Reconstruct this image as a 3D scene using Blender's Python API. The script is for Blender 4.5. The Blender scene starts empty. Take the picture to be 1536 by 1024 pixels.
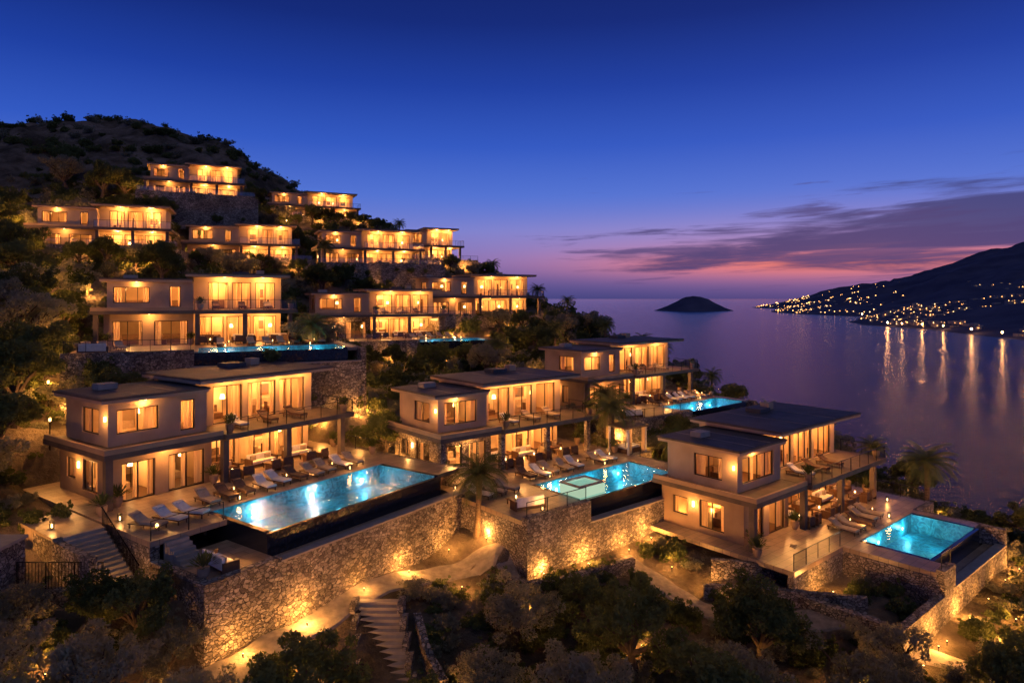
import bpy, math, random
import numpy as np
from mathutils import Vector, Matrix, noise
random.seed(7); np.random.seed(7)
R=random.uniform
scene=bpy.context.scene
COL=scene.collection
SEA=-60.0

# ------------------------------------------------------------ helpers
def lin(r,g,b):
    f=lambda c:(c/255/12.92) if c/255<=0.04045 else ((c/255+0.055)/1.055)**2.4
    return (f(r),f(g),f(b),1)
MATS={}
def nt(name):
    m=bpy.data.materials.new(name); m.use_nodes=True
    n=m.node_tree; n.nodes.clear()
    o=n.nodes.new('ShaderNodeOutputMaterial')
    MATS[name]=m
    return m,n,o
def basic(name,c1,c2=None,scale=3,rough=.8,bump=0,bscale=None,spec=.3,metal=0,detail=5,stretch=None):
    m,n,o=nt(name)
    p=n.nodes.new('ShaderNodeBsdfPrincipled')
    p.inputs['Roughness'].default_value=rough; p.inputs['Metallic'].default_value=metal
    p.inputs['Specular IOR Level'].default_value=spec
    c2=c2 or tuple(v*.7 for v in c1)
    tc=n.nodes.new('ShaderNodeTexCoord')
    src=tc.outputs['Object']
    if stretch:
        mp=n.nodes.new('ShaderNodeMapping'); mp.inputs['Scale'].default_value=stretch
        n.links.new(src,mp.inputs[0]); src=mp.outputs[0]
    nz=n.nodes.new('ShaderNodeTexNoise'); nz.inputs['Scale'].default_value=scale; nz.inputs['Detail'].default_value=detail
    n.links.new(src,nz.inputs['Vector'])
    r=n.nodes.new('ShaderNodeValToRGB'); r.color_ramp.elements[0].position=.35; r.color_ramp.elements[1].position=.65
    r.color_ramp.elements[0].color=(*c2,1); r.color_ramp.elements[1].color=(*c1,1)
    n.links.new(nz.outputs['Fac'],r.inputs[0]); n.links.new(r.outputs[0],p.inputs['Base Color'])
    if bump:
        nb=n.nodes.new('ShaderNodeTexNoise'); nb.inputs['Scale'].default_value=bscale or scale*4; nb.inputs['Detail'].default_value=6
        n.links.new(src,nb.inputs['Vector'])
        b=n.nodes.new('ShaderNodeBump'); b.inputs['Strength'].default_value=bump; b.inputs['Distance'].default_value=.1
        n.links.new(nb.outputs['Fac'],b.inputs['Height']); n.links.new(b.outputs[0],p.inputs['Normal'])
    n.links.new(p.outputs[0],o.inputs[0])
    return m
def emis(name,c,s,sample=False):
    m,n,o=nt(name)
    e=n.nodes.new('ShaderNodeEmission'); e.inputs[0].default_value=(*c,1); e.inputs[1].default_value=s
    n.links.new(e.outputs[0],o.inputs[0])
    if not sample:
        m.cycles.emission_sampling='NONE'
    return m

basic('stucco',(.47,.34,.22),(.37,.265,.165),scale=.6,rough=.9,bump=.2,bscale=14)
basic('stucco_tan',(.34,.235,.145),(.27,.185,.115),scale=.7,rough=.9,bump=.2,bscale=14)
basic('plaster_in',(.78,.60,.38),(.60,.45,.28),scale=.7,rough=.9)
basic('soffit',(.42,.28,.16),(.32,.21,.12),scale=2,rough=.7,stretch=(1,8,1))
basic('slab',(.12,.09,.07),(.08,.062,.05),scale=1.2,rough=.75,bump=.1)
basic('roof_top',(.075,.075,.08),(.045,.047,.051),scale=.8,rough=.65,bump=.2,bscale=20)
basic('coping',(.34,.29,.235),(.27,.23,.185),scale=2,rough=.6)
basic('frame',(.035,.024,.016),rough=.4,metal=.3)
basic('metal_black',(.02,.02,.02),rough=.4,metal=.6)
basic('wood_dark',(.12,.06,.03),(.07,.035,.02),scale=4,rough=.5,stretch=(1,8,1))
basic('fabric_white',(.72,.69,.63),(.62,.59,.53),scale=5,rough=.95,bump=.2)
basic('fabric_brown',(.14,.08,.05),(.09,.055,.035),scale=5,rough=.95,bump=.2)
basic('fabric_tan',(.42,.33,.23),(.35,.27,.18),scale=5,rough=.95,bump=.2)
basic('path_stone',(.30,.25,.19),(.18,.15,.115),scale=2.2,rough=.9,bump=.4,bscale=9)
basic('bark',(.12,.09,.065),(.06,.045,.03),scale=6,rough=.95,bump=.6,stretch=(1,1,.25))
basic('palm_bark',(.20,.14,.09),(.10,.07,.045),scale=5,rough=.95,bump=.6,stretch=(1,1,4))
basic('land_far',(.075,.078,.125),(.04,.044,.085),scale=.012,rough=1,detail=9)  # distance haze is put into the colour as a bluish lift
basic('house_far',(.3,.27,.24),rough=.9)
basic('art',(.25,.12,.05),(.06,.09,.12),scale=1.5)

m,n,o=nt('deck')
p=n.nodes.new('ShaderNodeBsdfPrincipled'); p.inputs['Roughness'].default_value=.38
tc=n.nodes.new('ShaderNodeTexCoord'); br=n.nodes.new('ShaderNodeTexBrick')
br.inputs['Scale'].default_value=1; br.inputs['Brick Width'].default_value=1.1; br.inputs['Row Height'].default_value=.6
br.inputs['Mortar Size'].default_value=.014; br.offset=.5
br.inputs['Color1'].default_value=(.44,.32,.215,1); br.inputs['Color2'].default_value=(.31,.225,.15,1); br.inputs['Mortar'].default_value=(.09,.07,.055,1)
n.links.new(tc.outputs['Object'],br.inputs['Vector'])
nz=n.nodes.new('ShaderNodeTexNoise'); nz.inputs['Scale'].default_value=1.3; n.links.new(tc.outputs['Object'],nz.inputs['Vector'])
mx=n.nodes.new('ShaderNodeMixRGB'); mx.blend_type='MULTIPLY'; mx.inputs[0].default_value=.5
n.links.new(br.outputs[0],mx.inputs[1]); n.links.new(nz.outputs['Fac'],mx.inputs[2]); 
n.links.new(mx.outputs[0],p.inputs['Base Color']); n.links.new(p.outputs[0],o.inputs[0])

m,n,o=nt('stone')
p=n.nodes.new('ShaderNodeBsdfPrincipled'); p.inputs['Roughness'].default_value=.92
tc=n.nodes.new('ShaderNodeTexCoord')
nzd=n.nodes.new('ShaderNodeTexNoise'); nzd.inputs['Scale'].default_value=1.8
n.links.new(tc.outputs['Object'],nzd.inputs['Vector'])
ad=n.nodes.new('ShaderNodeMixRGB'); ad.blend_type='ADD'; ad.inputs[0].default_value=.3
n.links.new(tc.outputs['Object'],ad.inputs[1]); n.links.new(nzd.outputs['Color'],ad.inputs[2])
mp=n.nodes.new('ShaderNodeMapping'); mp.inputs['Scale'].default_value=(1,1,1.6); n.links.new(ad.outputs[0],mp.inputs[0])
v1=n.nodes.new('ShaderNodeTexVoronoi'); v1.inputs['Scale'].default_value=4.0; n.links.new(mp.outputs[0],v1.inputs['Vector'])
v2=n.nodes.new('ShaderNodeTexVoronoi'); v2.feature='DISTANCE_TO_EDGE'; v2.inputs['Scale'].default_value=4.0; n.links.new(mp.outputs[0],v2.inputs['Vector'])
sp=n.nodes.new('ShaderNodeSeparateColor'); n.links.new(v1.outputs['Color'],sp.inputs[0])
cr=n.nodes.new('ShaderNodeValToRGB'); cr.color_ramp.elements[0].color=(.14,.11,.085,1); cr.color_ramp.elements[1].color=(.44,.37,.29,1)
n.links.new(sp.outputs[0],cr.inputs[0])
er=n.nodes.new('ShaderNodeValToRGB'); er.color_ramp.elements[0].position=.01; er.color_ramp.elements[1].position=.10
n.links.new(v2.outputs['Distance'],er.inputs[0])
mm=n.nodes.new('ShaderNodeMixRGB'); mm.inputs[1].default_value=(.06,.048,.038,1)
n.links.new(er.outputs[0],mm.inputs[0]); n.links.new(cr.outputs[0],mm.inputs[2])
ns_=n.nodes.new('ShaderNodeTexNoise'); ns_.inputs['Scale'].default_value=.5; ns_.inputs['Detail'].default_value=4; n.links.new(tc.outputs['Object'],ns_.inputs['Vector'])
mr_=n.nodes.new('ShaderNodeMapRange'); mr_.inputs['From Min'].default_value=.35; mr_.inputs['From Max'].default_value=.65; mr_.inputs['To Min'].default_value=.6; mr_.inputs['To Max'].default_value=1.15
n.links.new(ns_.outputs['Fac'],mr_.inputs['Value'])
hs_=n.nodes.new('ShaderNodeHueSaturation'); n.links.new(mm.outputs[0],hs_.inputs['Color']); n.links.new(mr_.outputs[0],hs_.inputs['Value'])
n.links.new(hs_.outputs[0],p.inputs['Base Color'])
nf=n.nodes.new('ShaderNodeTexNoise'); nf.inputs['Scale'].default_value=9; n.links.new(tc.outputs['Object'],nf.inputs['Vector'])
sm=n.nodes.new('ShaderNodeMath'); sm.operation='MULTIPLY_ADD'; sm.inputs[1].default_value=.6
n.links.new(nf.outputs['Fac'],sm.inputs[0]); n.links.new(er.outputs[0],sm.inputs[2])
b=n.nodes.new('ShaderNodeBump'); b.inputs['Strength'].default_value=1; b.inputs['Distance'].default_value=.1
n.links.new(sm.outputs[0],b.inputs['Height']); n.links.new(b.outputs[0],p.inputs['Normal'])
n.links.new(p.outputs[0],o.inputs[0])

basic('tile_black',(.02,.022,.026),(.012,.013,.016),scale=5,rough=.18,spec=.6)
m,n,o=nt('tile_pool')
p=n.nodes.new('ShaderNodeBsdfPrincipled'); p.inputs['Roughness'].default_value=.4
tc=n.nodes.new('ShaderNodeTexCoord')
v=n.nodes.new('ShaderNodeTexNoise'); v.inputs['Scale'].default_value=1.9; v.inputs['Detail'].default_value=3; v.inputs['Distortion'].default_value=2
n.links.new(tc.outputs['Object'],v.inputs['Vector'])
cr=n.nodes.new('ShaderNodeValToRGB'); cr.color_ramp.elements[0].position=.38; cr.color_ramp.elements[1].position=.66  # caustic-like ripples of light painted into the basin tile colour
cr.color_ramp.elements[0].color=(.022,.16,.21,1); cr.color_ramp.elements[1].color=(.11,.44,.50,1)
n.links.new(v.outputs['Fac'],cr.inputs[0]); n.links.new(cr.outputs[0],p.inputs['Base Color']); n.links.new(p.outputs[0],o.inputs[0])
m,n,o=nt('pool_water')
tr=n.nodes.new('ShaderNodeBsdfTransparent'); tr.inputs[0].default_value=(.62,.90,.95,1)
gl=n.nodes.new('ShaderNodeBsdfGlossy'); gl.inputs['Roughness'].default_value=.04
fr=n.nodes.new('ShaderNodeFresnel'); fr.inputs[0].default_value=1.33
tc=n.nodes.new('ShaderNodeTexCoord'); nz=n.nodes.new('ShaderNodeTexNoise'); nz.inputs['Scale'].default_value=2.2; nz.inputs['Detail'].default_value=3
n.links.new(tc.outputs['Object'],nz.inputs['Vector'])
b=n.nodes.new('ShaderNodeBump'); b.inputs['Strength'].default_value=.6; b.inputs['Distance'].default_value=.1
n.links.new(nz.outputs['Fac'],b.inputs['Height']); n.links.new(b.outputs[0],gl.inputs['Normal']); n.links.new(b.outputs[0],fr.inputs['Normal'])
mx=n.nodes.new('ShaderNodeMixShader'); n.links.new(fr.outputs[0],mx.inputs[0]); n.links.new(tr.outputs[0],mx.inputs[1]); n.links.new(gl.outputs[0],mx.inputs[2])
n.links.new(mx.outputs[0],o.inputs[0])
m,n,o=nt('rail_glass')
tr=n.nodes.new('ShaderNodeBsdfTransparent'); tr.inputs[0].default_value=(.92,.93,.91,1)
gl=n.nodes.new('ShaderNodeBsdfGlossy'); gl.inputs['Roughness'].default_value=.05
mx=n.nodes.new('ShaderNodeMixShader'); mx.inputs[0].default_value=.08
n.links.new(tr.outputs[0],mx.inputs[1]); n.links.new(gl.outputs[0],mx.inputs[2]); n.links.new(mx.outputs[0],o.inputs[0])
m,n,o=nt('curtain')
d=n.nodes.new('ShaderNodeBsdfDiffuse'); d.inputs[0].default_value=(.70,.55,.36,1)
t=n.nodes.new('ShaderNodeBsdfTranslucent'); t.inputs[0].default_value=(.70,.50,.29,1)
mx=n.nodes.new('ShaderNodeMixShader'); mx.inputs[0].default_value=.5
n.links.new(d.outputs[0],mx.inputs[1]); n.links.new(t.outputs[0],mx.inputs[2]); n.links.new(mx.outputs[0],o.inputs[0])
def foliage(name,c1,c2):
    m,n,o=nt(name)
    oi=n.nodes.new('ShaderNodeObjectInfo'); tc=n.nodes.new('ShaderNodeTexCoord')
    nz=n.nodes.new('ShaderNodeTexNoise'); nz.inputs['Scale'].default_value=1.6; n.links.new(tc.outputs['Object'],nz.inputs['Vector'])
    ad=n.nodes.new('ShaderNodeMath'); ad.operation='ADD'; n.links.new(oi.outputs['Random'],ad.inputs[0]); n.links.new(nz.outputs['Fac'],ad.inputs[1])
    cr=n.nodes.new('ShaderNodeValToRGB'); cr.color_ramp.elements[0].position=.4; cr.color_ramp.elements[1].position=1.0
    cr.color_ramp.elements[0].color=(*c1,1); cr.color_ramp.elements[1].color=(*c2,1)
    n.links.new(ad.outputs[0],cr.inputs[0])
    d=n.nodes.new('ShaderNodeBsdfDiffuse'); t=n.nodes.new('ShaderNodeBsdfTranslucent')
    n.links.new(cr.outputs[0],d.inputs[0]); n.links.new(cr.outputs[0],t.inputs[0])
    mx=n.nodes.new('ShaderNodeMixShader'); mx.inputs[0].default_value=.3
    n.links.new(d.outputs[0],mx.inputs[1]); n.links.new(t.outputs[0],mx.inputs[2]); n.links.new(mx.outputs[0],o.inputs[0])
foliage('leaf_dark',(.05,.065,.022),(.12,.14,.05))
foliage('leaf_olive',(.12,.12,.075),(.24,.23,.15))
foliage('leaf_palm',(.08,.10,.035),(.15,.17,.06))
emis('lamp_warm',(1,.6,.22),9)
emis('lamp_pool',(.6,.95,1),6)
emis('spa_glow_panel',(.62,.85,.60),.75)  # emission stands in for the light on the spa tub's pale walls
emis('town_glow',(1,.42,.12),9)
emis('town_glow2',(1,.58,.24),7)
emis('shore_lamp',(1,.42,.12),130,True)

m,n,o=nt('terrain')
p=n.nodes.new('ShaderNodeBsdfPrincipled'); p.inputs['Roughness'].default_value=1; p.inputs['Specular IOR Level'].default_value=.1
tc=n.nodes.new('ShaderNodeTexCoord')
nz=n.nodes.new('ShaderNodeTexNoise'); nz.inputs['Scale'].default_value=.12; nz.inputs['Detail'].default_value=10; nz.inputs['Roughness'].default_value=.65
n.links.new(tc.outputs['Object'],nz.inputs['Vector'])
cr=n.nodes.new('ShaderNodeValToRGB'); cr.color_ramp.elements[0].position=.4; cr.color_ramp.elements[1].position=.62
cr.color_ramp.elements[0].color=(.07,.056,.036,1); cr.color_ramp.elements[1].color=(.28,.22,.16,1)
n.links.new(nz.outputs['Fac'],cr.inputs[0]); n.links.new(cr.outputs[0],p.inputs['Base Color'])
n2=n.nodes.new('ShaderNodeTexNoise'); n2.inputs['Scale'].default_value=.7; n2.inputs['Detail'].default_value=10; n2.inputs['Roughness'].default_value=.7
n.links.new(tc.outputs['Object'],n2.inputs['Vector'])
b=n.nodes.new('ShaderNodeBump'); b.inputs['Strength'].default_value=1; b.inputs['Distance'].default_value=1.6
n.links.new(n2.outputs['Fac'],b.inputs['Height']); n.links.new(b.outputs[0],p.inputs['Normal']); n.links.new(p.outputs[0],o.inputs[0])

m,n,o=nt('sea_water')
p=n.nodes.new('ShaderNodeBsdfPrincipled'); p.inputs['Base Color'].default_value=(.004,.012,.045,1)
p.inputs['Roughness'].default_value=.14; p.inputs['IOR'].default_value=1.36
tc=n.nodes.new('ShaderNodeTexCoord'); mp=n.nodes.new('ShaderNodeMapping'); mp.inputs['Scale'].default_value=(1,1.6,1)
n.links.new(tc.outputs['Object'],mp.inputs[0])
nz=n.nodes.new('ShaderNodeTexNoise'); nz.inputs['Scale'].default_value=.16; nz.inputs['Detail'].default_value=7; nz.inputs['Roughness'].default_value=.65
n.links.new(mp.outputs[0],nz.inputs['Vector'])
b=n.nodes.new('ShaderNodeBump'); b.inputs['Strength'].default_value=.85; b.inputs['Distance'].default_value=1.8
n.links.new(nz.outputs['Fac'],b.inputs['Height']); n.links.new(b.outputs[0],p.inputs['Normal']); n.links.new(p.outputs[0],o.inputs[0])

class MB:
    def __init__(s): s.v=[];s.f=[];s.mi=[];s.m=[]
    def mat(s,name):
        if name not in s.m: s.m.append(name)
        return s.m.index(name)
    def add(s,vs,fs,mat):
        b=len(s.v); s.v+=[tuple(q) for q in vs]; k=s.mat(mat)
        for f in fs: s.f.append([b+i for i in f]); s.mi.append(k)
    def box(s,x0,x1,y0,y1,z0,z1,mat):
        if x0>x1:x0,x1=x1,x0
        if y0>y1:y0,y1=y1,y0
        s.add([(x0,y0,z0),(x1,y0,z0),(x1,y1,z0),(x0,y1,z0),(x0,y0,z1),(x1,y0,z1),(x1,y1,z1),(x0,y1,z1)],
              [(0,3,2,1),(4,5,6,7),(0,1,5,4),(1,2,6,5),(2,3,7,6),(3,0,4,7)],mat)
    def tbox(s,tf,a0,a1,b0,b1,z0,z1,mat):
        p=tf(a0,b0);q=tf(a1,b1); s.box(p[0],q[0],p[1],q[1],z0,z1,mat)
    def tube(s,pts,rads,mat,seg=6,cap=True):
        b=len(s.v); k=s.mat(mat)
        for i,(pt,r) in enumerate(zip(pts,rads)):
            pt=Vector(pt)
            d=(Vector(pts[min(i+1,len(pts)-1)])-Vector(pts[max(i-1,0)])).normalized()
            u=d.cross(Vector((.3,.9,.2))).normalized(); w=d.cross(u)
            for j in range(seg):
                a=2*math.pi*j/seg; s.v.append(tuple(pt+u*math.cos(a)*r+w*math.sin(a)*r))
        for i in range(len(pts)-1):
            for j in range(seg):
                s.f.append([b+i*seg+j,b+i*seg+(j+1)%seg,b+(i+1)*seg+(j+1)%seg,b+(i+1)*seg+j]); s.mi.append(k)
        if cap:
            s.f.append([b+j for j in range(seg)][::-1]); s.mi.append(k)
            s.f.append([b+(len(pts)-1)*seg+j for j in range(seg)]); s.mi.append(k)
    def mesh(s,name):
        me=bpy.data.meshes.new(name); me.from_pydata(s.v,[],s.f)
        for q in s.m: me.materials.append(MATS[q])
        me.polygons.foreach_set('material_index',s.mi); me.update()
        return me
    def obj(s,name,parent=None,loc=(0,0,0),rz=0):
        return mkobj(name,s.mesh(name),parent,loc,rz)
def mkobj(name,data,parent=None,loc=(0,0,0),rz=0,sc=None):
    o=bpy.data.objects.new(name,data); COL.objects.link(o)
    o.location=loc; o.rotation_euler=(0,0,rz)
    if sc: o.scale=sc
    if parent: o.parent=parent
    return o
NL=[0]
def plight(name,loc,e,c=(1,.55,.2),r=.15,parent=None):
    l=bpy.data.lights.new(name,'POINT'); l.energy=e; l.color=c; l.shadow_soft_size=r
    o=mkobj(name,l,parent,loc); NL[0]+=1
    return o

# ------------------------------------------------------------ villas table
V={}
def defv(k,ox,oy,z,a,L,W,Dw,Hw,pool=None,**kw):
    V[k]=dict(k=k,ox=ox,oy=oy,z=z,a=math.radians(a),rz=math.radians(90-a),L=L,W=W,Dw=Dw,Hw=Hw,pool=pool,**kw)
defv('A',-22.6,38.8,-12.4,35,17.5,6.5,11.2,4.6,(3,16.2,-9.6,-4.2))
defv('B',-4.4,50.1,-13.9,50,16.0,5.0,10.2,3.8,(4.5,15.2,-8.8,-4.2),stone=1)
defv('C',16.8,43.6,-16.7,50,19,6.0,8.6,3.2,(7.2,16,-7.0,-2.9),cut=1)
defv('D',8.9,70.3,-12.0,50,18.5,6.5,6.6,3.5,(8,18.5,-5.8,-2.4))
defv('E',-37,60,-4.5,65,17,7.5,9.4,3.8,(8,20,-8,-3.6))
defv('F',-25.8,88,-5.6,65,18.5,7.5,8,3.4,(12,21.5,-7,-3.4),stone=1)
defv('G',-12,102,-3.0,61,20,8,6,3.0)
defv('H',-66.5,92,6.8,70,17.5,7.5,6,3.6)
defv('I',-53.7,110,6.0,68,18,8,6,3)
defv('J',-32.3,114,5.5,66,18,7,6,3)
defv('M',-19.5,128,7.0,66,11,4,4,2.4)
defv('K',-64.4,118,18.0,65,16,6.5,5,3)
defv('N',-54,150,18.0,65,20,8,5,3)
def l2w(v,lx,ly,lz=0):
    s,c=math.sin(v['a']),math.cos(v['a'])
    return (v['ox']+lx*s-ly*c, v['oy']+lx*c+ly*s, v['z']+lz)
def w2l(v,x,y):
    s,c=math.sin(v['a']),math.cos(v['a']); dx=x-v['ox'];dy=y-v['oy']
    return dx*s+dy*c, -dx*c+dy*s

# ------------------------------------------------------------ terrain
cp=[(-35,5,-21),(0,0,-23),(40,0,-27),(-30,22,-17.6),(-15,22,-19.3),(0,24,-19.9),(15,24,-20.6),(30,26,-21.6),(45,28,-23),
(-14,29.3,-18.0),(-6,31.5,-19.2),(-7.2,37.3,-17.0),(-11.8,36,-17.1),(-6.4,43,-17),(-3,44,-17.1),(0,38,-18),(6,38,-18.8),(9.3,43.7,-18.5),(14,38,-19.3),
(22,36,-20.0),(32,38,-20.6),(39,44,-20.3),(-24,30,-15.2),(-18.5,30.5,-16.0),(-22,34.5,-14.6),(-31,34,-13.3),(-40,40,-8),(-52,50,-2),(-33,47,-9),
(-12,60,-11),(-5,70,-10.5),(3,62,-14.5),(13,63,-16),(12,50,-18),(26,66,-17),
(-146,190,47),(-124,200,52),(-98,190,48),(-74,180,38),(-49,170,25),(-34,165,19),(-25,150,13),(-9.5,140,5.5),(4,130,-.8),(12.4,122,-4.5),(18,112,-8),(23,100,-11),(29,88,-14.8),(33,76,-16.8),(37,65,-18.5),(40,57,-19.5),(43,48,-20.5),
(-90,120,14),(-110,150,28),(-85,150,27),(-75,165,34),(-80,90,6),(-75,70,4),(-100,100,12),(-150,120,20),(-160,60,8),(-200,200,50),(-90,30,-4),(-150,0,-5),
(60,60,-34),(55,85,-34),(50,110,-34),(42,135,-34),(30,160,-32),(10,190,-25),(-20,215,-10),(-60,235,10),(-120,260,25),
(90,60,-62),(85,100,-64),(75,150,-64),(60,190,-64),(30,230,-62),(-20,260,-55),(70,30,-42),(85,0,-52),(110,20,-66),(110,120,-70),(100,200,-70)]
for v in V.values():
    L=v['L']
    for lx in (1,L-1):
        x,y,_=l2w(v,lx,-v['Dw']-1.8); cp.append((x,y,v['z']-v['Hw']+(.8 if v['k'] in 'GHIJKMN' else 0)))
    for lx in (2,L-2):
        x,y,_=l2w(v,lx,14.5); cp.append((x,y,v['z']+2.2))
cp=np.array(cp,float)
D=np.hypot(cp[:,None,0]-cp[None,:,0],cp[:,None,1]-cp[None,:,1])
nC=len(cp); A=np.zeros((nC+3,nC+3)); A[:nC,:nC]=D-np.eye(nC)*.5
P=np.c_[np.ones(nC),cp[:,0]/100,cp[:,1]/100]; A[:nC,nC:]=P; A[nC:,:nC]=P.T
w=np.linalg.solve(A,np.r_[cp[:,2],0,0,0])
def hfun(x,y):
    h=w[nC]+w[nC+1]*x/100+w[nC+2]*y/100
    for i in range(nC): h=h+w[i]*np.hypot(x-cp[i,0],y-cp[i,1])
    amp=np.clip((y-60)/120,.15,1.0)
    h=h+amp*(.9*np.sin(x*.21+1.3*np.sin(y*.13))*np.sin(y*.17+x*.05)+.5*np.sin(x*.53+y*.31)*np.sin(y*.47-x*.2))
    rk=np.clip((y-140)/40,0,1); h=h+rk*1.8*np.abs(np.sin(x*.16+np.sin(y*.11)*2))*np.abs(np.sin(y*.23+np.sin(x*.3)))
    for v in V.values():
        lx,ly=w2l(v,x,y)
        dx=np.maximum(np.maximum(-1.0-lx,lx-(v['L']+.6)),0)/3
        db=np.maximum(ly-10.6,0)/3; df=np.maximum(-(v['Dw']-1.9)-ly,0)/1.2
        t=np.clip(1-np.sqrt(dx**2+db**2+df**2),0,1); t=t*t*(3-2*t)
        deep=np.where(ly<-.5,1.9 if v['pool'] else .5,.5)
        h=h*(1-t)+(v['z']-deep)*t
    return h
GX=np.arange(-240,125,1.0); GY=np.arange(-5,262,1.0)
XX,YY=np.meshgrid(GX,GY); HH=hfun(XX,YY)
def hq(x,y):
    fx=(x-GX[0]);fy=(y-GY[0]); i=int(min(max(fx,0),len(GX)-2)); j=int(min(max(fy,0),len(GY)-2)); a=fx-i;b=fy-j
    return float(HH[j,i]*(1-a)*(1-b)+HH[j,i+1]*a*(1-b)+HH[j+1,i]*(1-a)*b+HH[j+1,i+1]*a*b)
def gridmesh(name,X,Y,H,mat,smooth=True):
    ny,nx=H.shape
    co=np.stack([X,Y,H],-1).reshape(-1,3)
    idx=np.arange(nx*ny).reshape(ny,nx)
    f=np.stack([idx[:-1,:-1],idx[:-1,1:],idx[1:,1:],idx[1:,:-1]],-1).reshape(-1,4)
    me=bpy.data.meshes.new(name); me.vertices.add(len(co)); me.vertices.foreach_set('co',co.ravel())
    me.loops.add(f.size); me.loops.foreach_set('vertex_index',f.ravel()); me.polygons.add(len(f))
    me.polygons.foreach_set('loop_start',np.arange(0,f.size,4)); me.polygons.foreach_set('loop_total',np.full(len(f),4))
    me.materials.append(MATS[mat]); me.update(calc_edges=True); me.validate()
    if smooth: me.polygons.foreach_set('use_smooth',np.ones(len(f),bool))
    return mkobj(name,me)
gridmesh('hillside_terrain',XX,YY,HH,'terrain')

S=45000
mb=MB(); mb.add([(-S,-2000,SEA),(S,-2000,SEA),(S,S,SEA),(-S,S,SEA)],[(0,1,2,3)],'sea_water'); mb.obj('sea')

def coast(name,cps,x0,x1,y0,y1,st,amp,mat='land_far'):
    c=np.array(cps,float); n_=len(c)
    Dm=np.hypot(c[:,None,0]-c[None,:,0],c[:,None,1]-c[None,:,1]); AA=np.zeros((n_+1,n_+1)); AA[:n_,:n_]=Dm; AA[:n_,n_]=1;AA[n_,:n_]=1
    ww=np.linalg.solve(AA,np.r_[c[:,2],0])
    gx=np.arange(x0,x1,st);gy=np.arange(y0,y1,st);X,Y=np.meshgrid(gx,gy)
    H=np.full(X.shape,ww[n_])
    for i in range(n_): H=H+ww[i]*np.hypot(X-c[i,0],Y-c[i,1])
    N=np.array([[noise.fractal(Vector((a/300,b/300,3)),1,2,6) for a in gx] for b in gy])
    H=H+N*amp*np.clip((H-SEA)/60,0,1.5)
    gridmesh(name,X,Y,H,mat)
    return gx,gy,H
far=[(600,700,-90),(640,923,-75),(709,923,-61),(790,1250,-61),(784,1395,-61),(745,1500,-61),(720,1450,-75),(800,1560,-64),(1117,2140,-61),(1000,1850,-66),(1545,3750,-61),(1640,4450,-61),(1560,4600,-80),(1300,3600,-85),(900,2500,-85),(600,1700,-85),(600,1200,-85),
(1142,1700,25),(1000,1500,-8),(900,1350,-42),(1230,1650,38),(1100,1350,-5),(1000,1100,-10),(860,950,-48),(1400,1500,70),
(2304,3000,250),(2250,3300,172),(2095,3600,102),(1928,4000,42),(1760,4300,-20),(1500,2400,40),(1800,2700,120),(1700,3200,20),(2900,2600,380),(2200,2000,240),(1900,1400,160),(1600,900,60),(3200,4500,60),(2400,4900,-70),(3600,3500,200),(1350,2150,-20),(1200,600,-40)]
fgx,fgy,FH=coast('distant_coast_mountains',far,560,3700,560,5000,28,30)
isl=[(857,3150,2),(800,3140,-12),(930,3160,-16),(740,3150,-38),(980,3150,-38),(668,3150,-60),(1050,3150,-60),(857,3040,-64),(857,3260,-64),(760,3060,-66),(950,3060,-66),(600,3150,-90),(1120,3150,-90),(857,2900,-100),(857,3400,-100),(600,2900,-120),(1150,2900,-120),(600,3400,-120),(1150,3400,-120),(895,3150,-4),(828,3150,-3)]
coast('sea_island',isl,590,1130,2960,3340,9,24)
def fh(x,y):
    i=int((x-fgx[0])/28);j=int((y-fgy[0])/28)
    return FH[j,i] if 0<=i<len(fgx) and 0<=j<len(fgy) else -99
hs=MB(); tl=MB(); cnt=0; tries=0
def octa(mb,x,y,z,r,mat):
    mb.add([(x+r,y,z),(x-r,y,z),(x,y+r,z),(x,y-r,z),(x,y,z+r),(x,y,z-r)],[(0,2,4),(2,1,4),(1,3,4),(3,0,4),(2,0,5),(1,2,5),(3,1,5),(0,3,5)],mat)
while cnt<900 and tries<160000:
    tries+=1
    y=random.choice([R(900,1700),R(1500,4300),R(2400,4400)]); x=y*R(.36,.80)
    h=fh(x,y)
    if h<SEA+2 or h>SEA+150: continue
    if random.random()<((h-SEA)/150)**.5: continue
    if noise.noise(Vector((x/170,y/260,1)))<-.05: continue
    cnt+=1; s=y/1500
    wd,hg=R(6,11),R(4,8)
    hs.box(x,x+wd,y,y+wd,h-6,h+hg,'house_far')
    for q in range(random.choice([1,1,2])):
        octa(tl,x+R(-2,wd),y-1.5,h+R(1,hg),R(.4,1.25)*s,random.choice(['town_glow','town_glow','town_glow2']))
hs.obj('coastal_town'); tl.obj('coastal_town_lights')
sl=MB()
for (x,y) in [(792,1405),(800,1300),(802,1240),(765,1110),(735,1000),(1130,2150),(722,930),(790,1350)]:
    octa(sl,x-4,y-6,SEA+9,R(1.0,2.1),'shore_lamp'); sl.box(x-4.2,x-3.8,y-6.2,y-5.8,SEA-3,SEA+7.0,'metal_black')
sl.obj('harbour_lamps')

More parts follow.
